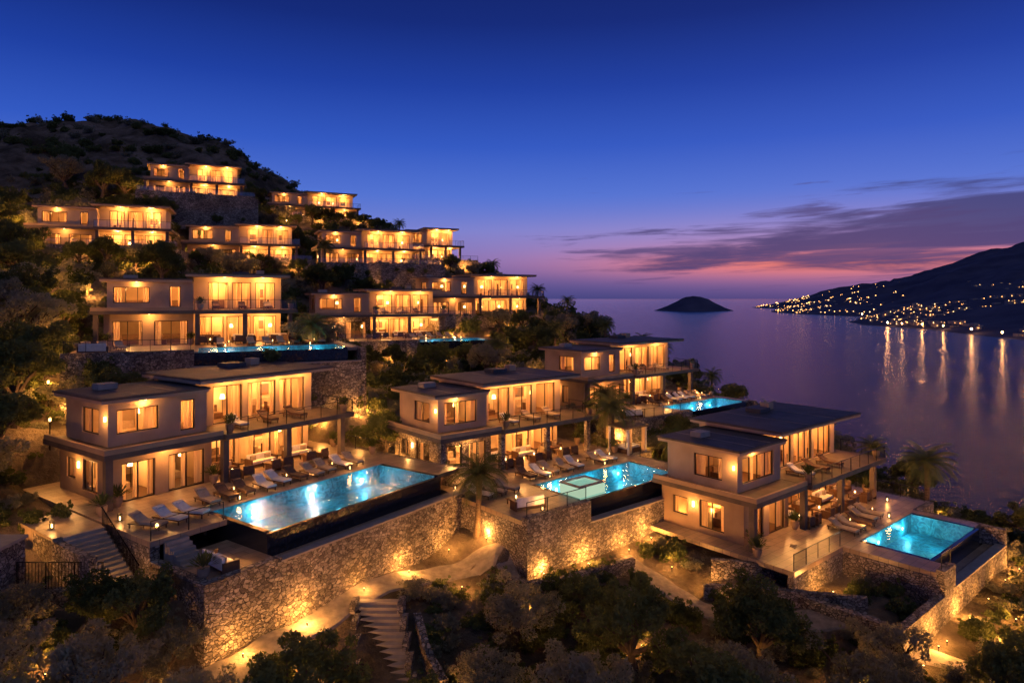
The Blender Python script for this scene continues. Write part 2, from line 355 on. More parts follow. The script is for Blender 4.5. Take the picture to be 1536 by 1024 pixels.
# ------------------------------------------------------------ villa builder
def rail(mb,p,q,z,h=1.0,step=1.6,glass=True,bars=False):
    p=Vector((p[0],p[1],0));q=Vector((q[0],q[1],0));d=q-p;n_=max(1,round(d.length/step))
    alongx=abs(d.x)>abs(d.y)
    for i in range(n_+1):
        c=p+d*i/n_; mb.box(c.x-.02,c.x+.02,c.y-.02,c.y+.02,z,z+h-.02,'metal_black')
    w_=.025
    x0,x1=min(p.x,q.x),max(p.x,q.x);y0,y1=min(p.y,q.y),max(p.y,q.y)
    if alongx: mb.box(x0-w_,x1+w_,y0-w_,y0+w_,z+h-.02,z+h+.02,'metal_black')
    else: mb.box(x0-w_,x0+w_,y0-w_,y1+w_,z+h-.018,z+h+.022,'metal_black')
    if bars:
        k=int(d.length/.16)
        for i in range(k):
            c=p+d*(i+.5)/k; mb.box(c.x-.01,c.x+.01,c.y-.01,c.y+.01,z,z+h-.02,'metal_black')
    elif glass:
        if alongx: mb.add([(x0,y0,z+.06),(x1,y0,z+.06),(x1,y0,z+h-.05),(x0,y0,z+h-.05)],[(0,1,2,3)],'rail_glass')
        else: mb.add([(x0,y0,z+.06),(x0,y1,z+.06),(x0,y1,z+h-.05),(x0,y0,z+h-.05)],[(0,1,2,3)],'rail_glass')
def curtain(mb,tf,a0,a1,b,z0,z1):
    k=max(4,int((a1-a0)/.07)); vs=[];fs=[]
    for i in range(k+1):
        a=a0+(a1-a0)*i/k; bb=b+.06*math.sin(i*1.9)
        x,y=tf(a,bb); vs+=[(x,y,z0),(x,y,z1)]
    for i in range(k): fs.append((2*i,2*i+2,2*i+3,2*i+1))
    mb.add(vs,fs,'curtain')
def facade(wl,fm,cu,tf,a0,a1,z0,z1,ops,mat='stucco',t=.28):
    cur=a0
    for (p,q,zb,zt) in sorted(ops):
        zb+=z0; zt+=z0
        if p>cur+.01: wl.tbox(tf,cur,p,0,t,z0,z1,mat)
        if zt<z1: wl.tbox(tf,p,q,0,t,zt,z1,mat)
        if zb>z0+.01: wl.tbox(tf,p,q,0,t,z0,zb,mat)
        e=.07
        fm.tbox(tf,p,p+e,.08,.17,zb,zt,'frame'); fm.tbox(tf,q-e,q,.08,.17,zb,zt,'frame')
        fm.tbox(tf,p+e,q-e,.08,.17,zt-e,zt,'frame'); fm.tbox(tf,p+e,q-e,.08,.17,zb,zb+e,'frame')
        k=max(1,round((q-p)/1.15))
        for i in range(1,k):
            c=p+(q-p)*i/k; fm.tbox(tf,c-.035,c+.035,.09,.16,zb+e,zt-e,'frame')
        wd=(q-p)
        s1=R(.12,.3)*wd; s2=R(.1,.3)*wd
        curtain(cu,tf,p-.05,p+s1,.42,z0+.05,zt-.02)
        curtain(cu,tf,q-s2,q+.05,.42,z0+.05,zt-.02)
        if random.random()<.35: curtain(cu,tf,p+wd*.42,p+wd*.42+.35,.42,z0+.05,zt-.02)
        cur=q
    if a1>cur+.01: wl.tbox(tf,cur,a1,0,t,z0,z1,mat)
RC=(1,.43,.115)
def block(o,x0,x1,y0,y1,z0,z1,front,left,pw,mat='stucco',lmat=None):
    wl,fm,cu,it=o['w'],o['f'],o['c'],o['i']; t=.28
    facade(wl,fm,cu,lambda a,b:(a,y0+b),x0,x1,z0,z1,front,mat)
    facade(wl,fm,cu,lambda a,b:(x0+b,a),y0+t,y1,z0,z1,left,lmat or mat)
    wl.box(x1-t,x1,y0+t,y1,z0,z1,mat); wl.box(x0+t,x1-t,y1-t,y1,z0,z1,mat)
    it.box(x0+t,x1-t,y0+t,y1-t,z0+.004,z0+.03,'wood_dark')
    pd=min(3.6,(y1-y0)*.55)
    if not left: it.box(x0+t,x1-t,y0+pd,y0+pd+.12,z0+.03,z1-.02,'plaster_in')
    n_=max(1,round((x1-x0)/4.2)); bw=(x1-x0)/n_
    for i in range(n_):
        cx=x0+bw*(i+.5)
        if i>0: it.box(x0+bw*i-.05,x0+bw*i+.05,y0+t+.5,y0+pd,z0+.03,z1-.02,'plaster_in')
        plight('room_light',(cx,y0+min(1.9,pd*.55),z1-.6),pw*R(.5,1.35)*bw/4.2,RC,.22,o['p'])
        fy=y0+pd-1.0; fx=cx-R(.6,1.2)
        ft=random.choice(['fabric_tan','fabric_brown'])
        it.box(fx,fx+2,fy,fy+.8,z0+.03,z0+.45,ft); it.box(fx,fx+2,fy+.8,fy+.98,z0+.03,z0+.95,ft)
        it.box(fx-.2,fx,fy,fy+.98,z0+.03,z0+.62,ft)
        it.box(cx-.9,cx-.5,y0+1.1,y0+1.5,z0+.03,z0+.45,'wood_dark'); it.box(cx-.9,cx-.85,y0+1.1,y0+1.5,z0+.45,z0+.95,'wood_dark')
        if not left and random.random()<.8: it.box(cx-.5,cx+.6,y0+pd-.05,y0+pd-.002,z0+1.2,z0+2.1,'art')
        if not left and random.random()<.5: it.box(cx+1.1,cx+1.75,y0+pd-.35,y0+pd-.002,z0+.03,z0+2.1,'wood_dark')
        lx_=fx+2.25
        it.tube([(lx_,fy+.5,z0+.03),(lx_,fy+.5,z0+1.4)],[.02,.02],'metal_black',6); it.tube([(lx_,fy+.5,z0+1.4),(lx_,fy+.5,z0+1.75)],[.2,.13],'lamp_warm',10)
def downlight(o,x,y,z,e,c=(1,.43,.11)):
    o['i'].tube([(x,y,z),(x,y,z-.03)],[.09,.09],'lamp_warm',8)
    plight('downlight',(x,y,z-.25),e,c,.1,o['p'])
IN=470
def villa(v):
    L,W=v['L'],v['W']; k=v['k']
    P=mkobj('hillside_villa',None,None,(v['ox'],v['oy'],v['z']),v['rz'])
    o=dict(w=MB(),f=MB(),c=MB(),i=MB(),p=P)
    wl=o['w']; sb=MB(); rf=MB(); rl=MB()
    wm='stucco'; gm='stone' if v.get('stone') else 'stucco_tan'
    near=k in 'ABC'
    xr=L-1.2
    j=lambda: R(-.15,.15)
    gops=[(.7,W*.42,.0,2.35),(W*.55,W-.5,.0,2.35)]
    block(o,0,W,1.8,8.6,0,3.0,gops,[(3.3,5.3,.4,2.35),(6.3,7.6,.9,2.2)] if near else [(4.2,5.2,.4,2.3)],IN,gm)
    m=xr-W; nb=3 if m>8 else 2; g=[]
    for i in range(nb):
        a=W+.4+(m-.7)*i/nb; g.append((a+.1,a+(m-.7)/nb-.15,0,2.65))
    block(o,W,xr,4.2,9.6,0,3.0,g,[],IN*1.05,'stucco')
    if W>6: u=[(.7,W*.5+j(),.7,2.2),(W*.72,W*.72+1.0,.3,2.3)]
    else: u=[(.8,W-1.0,.5,2.3)]
    block(o,.2,W,2.4,8.2,3.35,6.05,u,[(3.6,5.9,.6,2.2)],IN*.9,wm)
    g=[]; a0=W+1.2; a1=xr-.4
    nb=3 if (a1-a0)>6.5 else 2
    for i in range(nb):
        a=a0+(a1-a0)*i/nb; g.append((a+.1,a+(a1-a0)/nb-.28+j()*.5,0.05,2.75))
    block(o,W,xr,3.8,9.4,3.352,6.6,g,[],IN*1.05,wm)
    sb.box(W,L,0,9.7,3.0,3.35,'slab')
    sb.box(-.9,W-.002,.35,8.8,3.0,3.32,'slab')
    sb.box(-.9,W-.002,.35,.55,3.32,3.62,'stucco_tan'); sb.box(-.9,-.7,.55,8.7,3.32,3.62,'stucco_tan')
    sb.box(W+.2,L-.2,.2,4.18,2.975,2.997,'soffit')
    def roof(x0,x1,y0,y1,z):
        rf.box(x0,x1,y0,y1,z,z+.2,'stucco'); 
        rf.box(x0-.06,x1+.06,y0-.06,y1+.06,z+.2,z+.32,'slab')
        rf.box(x0+.1,x1-.1,y0+.1,y1-.1,z+.32,z+.34,'roof_top')
        for q in range(2):
            a=x0+(x1-x0)*(q+1)/3; rf.box(a-.02,a+.02,y0+.1,y1-.1,z+.34,z+.36,'coping')
    roof(W-.7,L-.5,1.9,9.8,6.6)
    roof(-.35,W-.1,1.9,8.7,6.05)
    rf.box(W+.1,L-.9,2.2,3.75,6.575,6.598,'soffit')
    if L>15:
        x=W+m*.45; rf.box(x,x+1.6,7,8.4,6.97,7.3,'roof_top'); rf.box(x+2.4,x+3.2,7.6,8.4,6.97,7.5,'stucco')
        rf.box(1.2,2.4,6,6.9,6.42,6.8,'coping')
    for x in [-.5]+[W+.35,W+.35+(L-W-1)/2,L-.65]:
        sb.box(x-.2,x+.2,.62,1.02,0,2.97,'slab' if k!='B' else 'stone')
    rail(rl,(W+.1,.12),(L-.1,.12),3.35); rail(rl,(L-.1,.15),(L-.1,3.7),3.35)
    nd=4 if near else 2
    for i in range(nd):
        x=W+.35+(L-W-1)*(i*2+1)/(2*nd)
        downlight(o,x,2.6,2.97,400*3/nd)
        downlight(o,W+1+(xr-W-1)*(i+.5)/nd,2.9,6.57,300*3/nd)
    downlight(o,W*.5,1.1,2.99,210)
    downlight(o,W*.35,2.1,6.04,110)
    o['i'].box(-.1,-.002,5.7,5.85,1.7,2.1,'lamp_warm'); plight('wall_lamp',(-.45,5.8,1.9),110,(1,.43,.11),.08,P)
    if near:
        o['i'].box(.08,.198,2.6,2.7,4.9,5.2,'lamp_warm'); plight('wall_lamp',(-.25,2.65,5.05),70,(1,.43,.11),.06,P)
    wl.obj('walls',P); o['f'].obj('window_frames',P); o['c'].obj('curtains',P); o['i'].obj('interior',P)
    sb.obj('floor_slabs',P); rf.obj('roof',P); rl.obj('balcony_railing',P)
    deck(v); 

def lounger_mesh(cush):
    mb=MB()
    mb.box(-.34,.34,-1,1.0,.22,.28,'wood_dark')
    for x in (-.3,.25):
        for y in (-.95,.0,.9): mb.box(x,x+.05,y,y+.05,0,.22,'wood_dark')
    mb.box(-.32,.32,-1,.25,.28,.40,cush)
    c,s=math.cos(math.radians(30)),math.sin(math.radians(30))
    vs=[]
    for t_,hh in ((0,0),(0,.11),(.85,.0),(.85,.11)):
        y=.25+t_*c-hh*s; z=.29+t_*s+hh*c
        vs+=[(-.32,y,z),(.32,y,z)]
    mb.add(vs,[(0,1,5,4),(2,6,7,3),(0,2,3,1),(4,5,7,6),(0,4,6,2),(1,3,7,5)],cush)
    mb.box(-.03,.03,.75,.8,.26,.6,'wood_dark')
    mb.box(-.25,.25,.66,.84,.70,.78,cush)
    return mb.mesh('sun_lounger')
LNG=[lounger_mesh('fabric_white'),lounger_mesh('fabric_tan'),lounger_mesh('fabric_tan'),lounger_mesh('fabric_brown')]
def sofa_mesh(c):
    mb=MB(); mb.box(-1,1,-.4,.4,.12,.26,'wood_dark'); mb.box(-.98,-.01,-.38,.3,.26,.45,c); mb.box(.01,.98,-.38,.3,.26,.45,c)
    mb.box(-1,1,.3,.45,.26,.85,c); mb.box(-1.12,-1,-.4,.45,.0,.62,'wood_dark'); mb.box(1,1.12,-.4,.45,.0,.62,'wood_dark')
    mb.box(-.8,-.4,.1,.25,.45,.78,'fabric_tan'); mb.box(.4,.8,.1,.25,.45,.78,'fabric_tan')
    return mb.mesh('outdoor_sofa')
SOFA=[sofa_mesh('fabric_brown'),sofa_mesh('fabric_white')]
def table_mesh():
    mb=MB(); mb.box(-.6,.6,-.4,.4,.34,.4,'wood_dark')
    for x in (-.52,.46):
        for y in (-.34,.28): mb.box(x,x+.06,y,y+.06,0,.34,'wood_dark')
    mb.tube([(0,0,.4),(0,0,.46),(0,0,.55)],[.05,.06,.04],'lamp_warm',8)
    return mb.mesh('coffee_table')
TBL=table_mesh()
def chair_mesh():
    mb=MB(); mb.box(-.35,.35,-.35,.35,.2,.28,'wood_dark'); mb.box(-.32,.32,-.35,.28,.28,.44,'fabric_brown'); mb.box(-.35,.35,.25,.38,.28,.85,'fabric_brown')
    for x in (-.4,.35): mb.box(x,x+.05,-.35,.38,.0,.6,'wood_dark')
    return mb.mesh('outdoor_armchair')
CHR=chair_mesh()
def fill_lantern_mesh():
    mb=MB(); mb.box(-.1,.1,-.1,.1,0,.03,'metal_black'); mb.box(-.1,.1,-.1,.1,.36,.39,'metal_black')
    for x in (-.09,.07):
        for y in (-.09,.07): mb.box(x,x+.02,y,y+.02,.03,.36,'metal_black')
    mb.tube([(0,0,.03),(0,0,.22)],[.035,.035],'lamp_warm',8); return mb.mesh('added_lantern')
LAN=fill_lantern_mesh()
def pot_mesh():
    mb=MB(); mb.tube([(0,0,0),(0,0,.25),(0,0,.55),(0,0,.6)],[.16,.27,.3,.26],'stucco_tan',12)
    for i in range(140):
        a=R(0,6.28);e=R(.2,1.4);l=R(.2,.75); d=Vector((math.cos(a)*math.cos(e),math.sin(a)*math.cos(e),math.sin(e)))
        c=Vector((0,0,.55))+d*l; s=d.cross(Vector((0,0,1))).normalized()*.05
        mb.add([c-d*.18,c+s,c+d*.18,c-s],[(0,1,2,3)],'leaf_dark')
    return mb.mesh('potted_plant')
POT=pot_mesh()
def put(name,me,v,lx,ly,rz=0,lz=0,sc=None):
    return mkobj(name,me,None,l2w(v,lx,ly,lz),v['rz']+rz,sc)
def fill_lantern(v,lx,ly,e=40,lz=0):  # added lantern and point light that warm and brighten decks and stairs
    o=put('added_lantern',LAN,v,lx,ly,0,lz); plight('lantern_fill',(0,0,.55),e,(1,.43,.11),.08,o)

def spot_mesh():
    mb=MB(); mb.tube([(0,0,-.3),(0,0,.12)],[.02,.02],'metal_black',6); mb.tube([(0,0,.1),(0,0,.2)],[.035,.05],'metal_black',8); mb.tube([(0,0,.2),(0,0,.21)],[.04,.04],'lamp_warm',8)
    return mb.mesh('garden_uplight')
SPOT=spot_mesh()
def post_mesh():
    mb=MB(); mb.tube([(0,0,-.6),(0,0,2.0)],[.05,.04],'metal_black',8); mb.tube([(0,0,2.0),(0,0,2.2)],[.06,.08],'lamp_warm',8); mb.tube([(0,0,2.2),(0,0,2.27)],[.13,.05],'metal_black',8)
    return mb.mesh('added_lamp_post')
POST=post_mesh()
UL=[]
def uplight(x,y,e=30,dz=.0,c=(1,.41,.085)):
    z=hq(x,y)+dz; UL.append((x,y))
    o=mkobj('garden_uplight',SPOT,None,(x,y,z+.05)); plight('bulb',(0,0,.55),e*8,c,.1,o)
def fill_lamppost(x,y,e):  # invented post, added to throw warm light on dark trees
    z=hq(x,y); UL.append((x,y)); UL.append((x+.5,y-.8)); UL.append((x+.9,y-1.6))
    o=mkobj('added_lamp_post',POST,None,(x,y,z)); plight('bulb',(0,0,2.5),e*1.7,(1,.41,.085),.15,o)

def deck(v):
    L,W,Dw,Hw=v['L'],v['W'],v['Dw'],v['Hw']; z=v['z']; k=v['k']
    loc=(v['ox'],v['oy'],z); rz=v['rz']
    dk=MB(); wall=MB(); rl=MB()
    x0,x1=-1.6,L+1.4
    t=.5
    if v['pool']:
        px0,px1,py0,py1=v['pool']; x1=max(x1 if k!='C' else 0,px1+1.3)
        x1d=max(x1,L+1.4)
        dk.box(x0,x1d,py1+.35,10.2,-.3,-.004,'deck')
        yl=-Dw+t
        cut=v.get('cut')
        if k=='A':
            dk.box(x0,px0-.35,-6.2,py1+.348,-.3,-.006,'deck')
            dk.box(x0+.0,px0-.35,yl,-6.202,-1.5,-1.15,'deck')
            rail(rl,(x0+.1,-6.1),(px0-.5,-6.1),0,bars=False)
            for i in range(6): dk.box(-.9+.0,0.3,-6.5-i*.32-.02,-6.2-i*.32-.02,-1.15,-.2-i*.17,'coping')
        elif cut:
            dk.box(px0-2.2,px0-.35,yl,py1+.348,-.3,-.006,'deck')
            rail(rl,(x0+.2,py1+.5),(px0-2.3,py1+.5),0)
            wall.box(x0,px0-2.2,py1+.352,py1+.8,-Hw-2,-.32,'stone')
            wall.box(px0-2.25,px0-1.8,yl,py1+.35,-Hw-2,-.32,'stone')
        else:
            dk.box(x0,px0-.35,yl,py1+.348,-.3,-.006,'deck')
        dk.box(px1+.35,x1,py0,py1+.348,-.3,-.006,'deck')
        ledge=-1.35
        dk.box(px0-.35,x1,yl,py0-.3,ledge-.3,ledge,'deck')
        dk.obj('terrace_deck',None,loc,rz)
        PP=mkobj('infinity_pool',None,None,loc,rz); b=MB(); dp=-1.35
        b.box(px0,px1,py0,py1,dp-.1,dp,'tile_pool')
        i=.04
        b.box(px0-i,px0,py0,py1,dp,-.02,'tile_pool'); b.box(px1,px1+i,py0,py1,dp,-.02,'tile_pool')
        b.box(px0,px1,py1,py1+i,dp,-.02,'tile_pool'); b.box(px0,px1,py0-i,py0,dp,-.09,'tile_pool')
        for q in range(3): b.box(px0,px0+1.2-.4*q,py0+.02,py1-.02,dp+.001+.3*q,dp+.3*(q+1),'tile_pool')
        b.box(px0-.35,px1+.35,py0-.3,py0-i,ledge-.02,-.085,'tile_black')
        b.box(px0-.35,px0-i,py0-i,py1+i,ledge,.0,'tile_black' if k in 'ABC' else 'coping')
        b.box(px1+i,px1+.35,py0-i,py1+i,ledge,.0,'tile_black'); 
        b.box(px0-.35,px1+.35,py1+i,py1+.35,ledge,.012,'coping')
        b.obj('basin',PP)
        wt=MB(); wt.add([(px0,py0-.04,-.06),(px1,py0-.04,-.06),(px1,py1,-.06),(px0,py1,-.06)],[(0,1,2,3)],'pool_water'); wt.obj('water',PP)
        nl=3 if px1-px0>10 else 2
        lm=MB()
        for q in range(nl):
            lx_=px0+(px1-px0)*(q+.6)/nl
            lm.tube([(lx_,py1-.002,-.75),(lx_,py1-.05,-.75)],[.13,.13],'lamp_pool',10)
            plight('pool_light',(lx_,py1-.35,-.7),84,(.22,.82,1),.15,PP)
            plight('pool_light',(lx_-1.2,py0+1.4,-.6),56,(.15,.76,1),.15,PP)
        lm.obj('underwater_lamps',PP)
        wt0=-1.0 if k=='A' else (-1.3 if cut else .25)
        wall.box(x0,px0-.35-(1.9 if cut else 0),-Dw,-Dw+t,-Hw-3,wt0,'stone')
        if cut: wall.box(px0-2.25,px0-.35,-Dw,-Dw+t,-Hw-3,.2,'stone')
        wall.box(px0-.348,x1,-Dw-.01,-Dw+t,-Hw-3,ledge+.12,'stone')
        wall.box(px0-.40,x1+.1,-Dw-.07,-Dw+t+.05,ledge+.12,ledge+.22,'coping')
        wall.box(x0-.0,x0+t,-Dw+t,(-6.2 if k=='A' else 8),-Hw-3,-1.0 if k=='A' else (-.31 if not cut else -1.3),'stone')
        if k=='A': wall.box(x0,x0+t,-6.198,8,-Hw-3,-.31,'stone')
        wall.box(x1,x1+t,-Dw,py1,-Hw-3,-.05,'stone'); wall.box(x1d,x1d+t,py1+.001,6,-Hw-3,-.05,'stone')
        if x1d>x1+.1: wall.box(x1+t,x1d,py1-.1,py1+.34,-Hw-3,-.05,'stone')
        wall.obj('stone_retaining_wall',None,loc,rz)
        rail(rl,(x1d-.1,py1+.5),(x1d-.1,3.0),0)
        if k!='A': rail(rl,((px0-2.1 if cut else x0+.2),-Dw+.25),(px0-.6,-Dw+.25),.25,h=.9)
        rl.obj('glass_railing',None,loc,rz)
        n_=int((px1-px0)/1.3)
        for q in range(n_):
            if random.random()<.12: continue
            put('sun_lounger',random.choice(LNG),v,px0+.6+q*1.3+R(-.12,.12),py1+1.75+R(-.2,.2),R(-.12,.12))
            if q%3==1: put('coffee_table',TBL,v,px0+1.25+q*1.3,py1+1.9,1.57,0,(.4,.4,.9))
        if not cut:
            for q in range(3):
                put('sun_lounger',random.choice(LNG[:3]),v,x0+1.0+q*1.2,py1+.2,R(-.1,.1)+.3)
            if px0>4: put('outdoor_sofa',SOFA[1],v,x0+2,-Dw+2.2,2.9); put('coffee_table',TBL,v,x0+2,-Dw+3.4)
        xx=W+1.4
        while xx<L-1.2:
            put('outdoor_sofa',random.choice(SOFA),v,xx,2.9,R(-.1,.1)); put('coffee_table',TBL,v,xx+.1,1.75)
            put('outdoor_armchair',CHR,v,xx-.5,.8,3.1+R(-.3,.3)); put('outdoor_armchair',CHR,v,xx+.6,.8,3.1+R(-.3,.3))
            xx+=3.2
        for (a,b_) in ((x1d-.6,3.5),(x0+.5,.2),(W-.2,1.2),(L-.2,1.4),(L+.8,-1.2 if k!='C' else 2),(.2,1.2)): put('potted_plant',POT,v,a,b_,R(0,6))
        for q in range(3): put('sun_lounger',random.choice(LNG),v,W+2+q*2.4,1.9,R(-.1,.1),3.35)
        put('potted_plant',POT,v,W+.6,.6,0,3.35);put('potted_plant',POT,v,L-.6,.6,1,3.35)
        fill_lantern(v,px0+2.2,py1+.75); fill_lantern(v,px1-2.2,py1+.75); fill_lantern(v,L-.9,-.4); 
        if k in 'AB': fill_lantern(v,-.9,-1.5); fill_lantern(v,.8,-Dw+1.2,50,-1.15 if k=='A' else 0)
        if k=='A': put('outdoor_sofa',SOFA[1],v,.2,-9.6,1.5,-1.15); put('potted_plant',POT,v,-1.0,-10.1,0,-1.15)
        nn=int((x1-x0)/3.7)
        for q in range(nn+1):
            x,y,_=l2w(v,x0+1+(x1-x0-1)*q/nn+R(-.6,.6),-Dw-.75); uplight(x,y,36*R(.35,1.5))
        for ly in (-Dw+2,-Dw+6):
            x,y,_=l2w(v,x1+t+.8,ly); uplight(x,y,28)
    else:
        dk.box(x0,x1,-Dw+t,10.2,-.3,-.004,'deck'); dk.obj('terrace_deck',None,loc,rz)
        wall.box(x0,x1,-Dw,-Dw+t,-Hw-3,.35,'stone'); wall.box(x0,x0+t,-Dw+t,9,-Hw-3,-.31,'stone'); wall.box(x1,x1+t,-Dw,6,-Hw-3,-.05,'stone')
        wall.obj('stone_retaining_wall',None,loc,rz)
        rail(rl,(x0+.2,-Dw+.25),(x1,-Dw+.25),.35,h=.8); rl.obj('glass_railing',None,loc,rz)
        for q in range(4): put('sun_lounger',random.choice(LNG),v,W+1+q*2.2,-1.6,R(-.2,.2))
        put('outdoor_sofa',SOFA[0],v,W+2.5,2.6); put('outdoor_sofa',SOFA[1],v,W+6 if L>12 else W+5,2.6)
        for q in range(3):
            x,y,_=l2w(v,x0+2+(L-2)*q/2,-Dw-1.0); uplight(x,y,60*R(.4,1.5))
for v in V.values(): villa(v)

# raised, lit spa tub standing in the corner of the middle villa's pool
v=V['B']; sp_=MB()
for (a,b_,c_,d_) in ((4.7,7.3,-8.6,-8.42),(4.7,7.3,-6.78,-6.6),(4.7,4.88,-8.42,-6.78),(7.12,7.3,-8.42,-6.78)): sp_.box(a,b_,c_,d_,-1.2,.62,'spa_glow_panel')
for (a,b_,c_,d_) in ((4.66,7.34,-8.64,-8.36),(4.66,7.34,-6.84,-6.56),(4.66,4.94,-8.36,-6.84),(7.06,7.34,-8.36,-6.84)): sp_.box(a,b_,c_,d_,.62,.70,'coping')
sp_.box(4.88,7.12,-8.42,-6.78,-1.2,.0,'tile_pool'); sp_.add([(4.88,-8.42,.55),(7.12,-8.42,.55),(7.12,-6.78,.55),(4.88,-6.78,.55)],[(0,1,2,3)],'pool_water')
o=sp_.obj('raised_spa_tub',None,(v['ox'],v['oy'],v['z']),v['rz']); plight('spa_light',(6,-7.6,.3),30,(.5,.9,.9),.1,o)

# ------------------------------------------------------------ paths and steps
def strip(name,pts,wd,mat='path_stone',dz=.07):
    P2=[Vector(p) for p in pts]; out=[]
    for i in range(len(P2)-1):
        p0=P2[max(i-1,0)];p1=P2[i];p2=P2[i+1];p3=P2[min(i+2,len(P2)-1)]
        for s in range(10):
            t=s/10; out.append(.5*((2*p1)+(-p0+p2)*t+(2*p0-5*p1+4*p2-p3)*t*t+(-p0+3*p1-3*p2+p3)*t**3))
    out.append(P2[-1]); vs=[];fs=[];nw=7
    for i,p in enumerate(out):
        d=(out[min(i+1,len(out)-1)]-out[max(i-1,0)]).normalized(); s=Vector((d.y,-d.x))
        for j in range(nw):
            q=p+s*wd*(j/(nw-1)-.5)*(1+.08*math.sin(i*.9)); vs.append((q.x,q.y,hq(q.x,q.y)+dz+(.0 if 0<j<nw-1 else -.25)))
    for i in range(len(out)-1):
        for j in range(nw-1): a=i*nw+j; fs.append((a,a+1,a+nw+1,a+nw))
    mb=MB(); mb.add(vs,fs,mat); mb.obj(name); return out
paths=[]
paths+=strip('garden_path',[(-16,28.6),(-13.0,31.2),(-10.8,34.6),(-8.4,38.2),(-5.4,41.3),(-2.4,42.8),(.6,42.4)],2.4)
paths+=strip('garden_path',[(7.5,45.5),(9.5,43.2),(11.6,40.4),(15,39.6),(19,38.8),(22.5,37.5),(26,35)],2.3)
st=MB(); ns=15
for i in range(ns):
    t=i/ns; x=-7.4+1.6*t; y=37.4-5.4*t; z=-16.85-2.3*t
    st.box(x-1.1,x+1.1,y-.40,y,z-.9,z,'coping')
st.obj('garden_steps')
sw=MB()
for sx in (-1.45,1.15):
    for i in range(ns):
        t=i/ns; x=-7.4+1.6*t; y=37.4-5.4*t; z=-16.85-2.3*t
        if i%3==0: sw.box(x+sx-.02,x+sx+.3,y-1.1,y-.002,z-2,z+.18,'stone')
sw.obj('stone_step_edging')
stair=[Vector((-7.4+1.6*t/10,37.4-5.4*t/10)) for t in range(11)]
def lowwall(pts,h=.8,th=.4,name='low_stone_wall'):
    mb=MB(); vs=[];fs=[]
    P2=[Vector(p) for p in pts]; out=[]
    for i in range(len(P2)-1):
        for s in range(6): out.append(P2[i].lerp(P2[i+1],s/6))
    out.append(P2[-1])
    zt=[hq(p.x,p.y)+h for p in out]; zt=[sum(zt[max(0,i-4):i+5])/len(zt[max(0,i-4):i+5]) for i in range(len(zt))]
    for i,p in enumerate(out):
        d=(out[min(i+1,len(out)-1)]-out[max(i-1,0)]).normalized(); s=Vector((d.y,-d.x))*th/2
        for q,zz in ((p+s,zt[i]-h-1.5),(p+s,zt[i]),(p-s,zt[i]),(p-s,zt[i]-h-1.5)): vs.append((q.x,q.y,zz+(R(-.04,.04) if zz==zt[i] else 0)))
    for i in range(len(out)-1):
        for j in range(3): a=i*4+j; fs.append((a,a+4,a+5,a+1))
    e=(len(out)-1)*4; fs+= [(0,1,2,3),(e+3,e+2,e+1,e)]
    mb.add(vs,fs,'stone'); mb.obj(name)
lowwall([(-1.5,40.6),(1,40.0),(3.5,40.9),(6,42.6),(8,44)],.9)
lowwall([(13,43.5),(15.5,42.6),(18,43.3),(19,45)],1.0)
lowwall([(-5.2,36.5),(-4.4,34),(-3.2,31.5)],.8)
lowwall([(-4.2,47),(-2,45.8),(1,45)],.8)
lowwall([(12,41.8),(15,41.2),(18,40.4),(21,39.4)],.9)
fp=MB(); fp.box(-26.4,-24.4,31.6,33.4,-20,-12.0,'stone'); fp.box(-26.5,-24.3,31.5,33.5,-12.0,-11.85,'coping'); fp.obj('stone_gate_pillar')
fe=MB(); rail(fe,(-24.2,32.6),(-20.0,32.6),-14.2,h=1.3,bars=True); fe.box(-24.38,-19.9,32.35,32.85,-19,-14.22,'stone'); fe.obj('metal_fence')
v=V['A']; ss=MB(); sr=MB()
for i in range(13):
    ss.box(-3.8,-1.75,-1.5-i*.3-.3,-1.5-i*.3,-4.5,-.05-i*.17,'coping')
ss.box(-4.2,-3.8,-5.6,1.0,-5.5,-.2,'stone'); ss.box(-4.2,-1.7,-1.498,3,-4,-.052,'deck')
ss.obj('stone_staircase',None,(v['ox'],v['oy'],v['z']),v['rz'])
for i in range(27):
    y=-1.5-i*.15; zz=-.05-(i*.15/.3)*.17
    sr.box(-1.82,-1.79,y-.015,y+.015,zz,zz+1.0,'metal_black')
sr.tube([(-1.8,-1.4,.98),(-1.8,-5.5,.98-13.3*.17)],[.035,.035],'metal_black',6)
sr.obj('stair_railing',None,(v['ox'],v['oy'],v['z']),v['rz'])
fill_lantern(v,-3.6,.2,60); fill_lantern(v,-3.2,-5.9,70,-2.2)
v=V['B']; cb=MB()
for x in (17.0,19.4):
    for y in (-2.6,-.4): cb.box(x-.07,x+.07,y-.07,y+.07,-4,2.3,'fabric_white')
cb.box(16.8,19.6,-2.8,-.2,2.3,2.45,'slab'); cb.box(17.92,19.8,-3,0,-4.5,0,'stone')
cb.box(17.2,19.2,-2.2,-.8,.0,.4,'wood_dark'); cb.box(17.25,19.15,-2.15,-.85,.4,.58,'fabric_white'); 
curtain(cb,lambda a,b:(a,-2.55+b),17.1,17.6,0,.05,2.28); curtain(cb,lambda a,b:(a,-2.55+b),18.9,19.35,0,.05,2.28)
o=cb.obj('pool_cabana',None,(v['ox'],v['oy'],v['z']),v['rz']); plight('cabana_lamp',(18.2,-1.5,2.0),90,(1,.5,.18),.1,o)

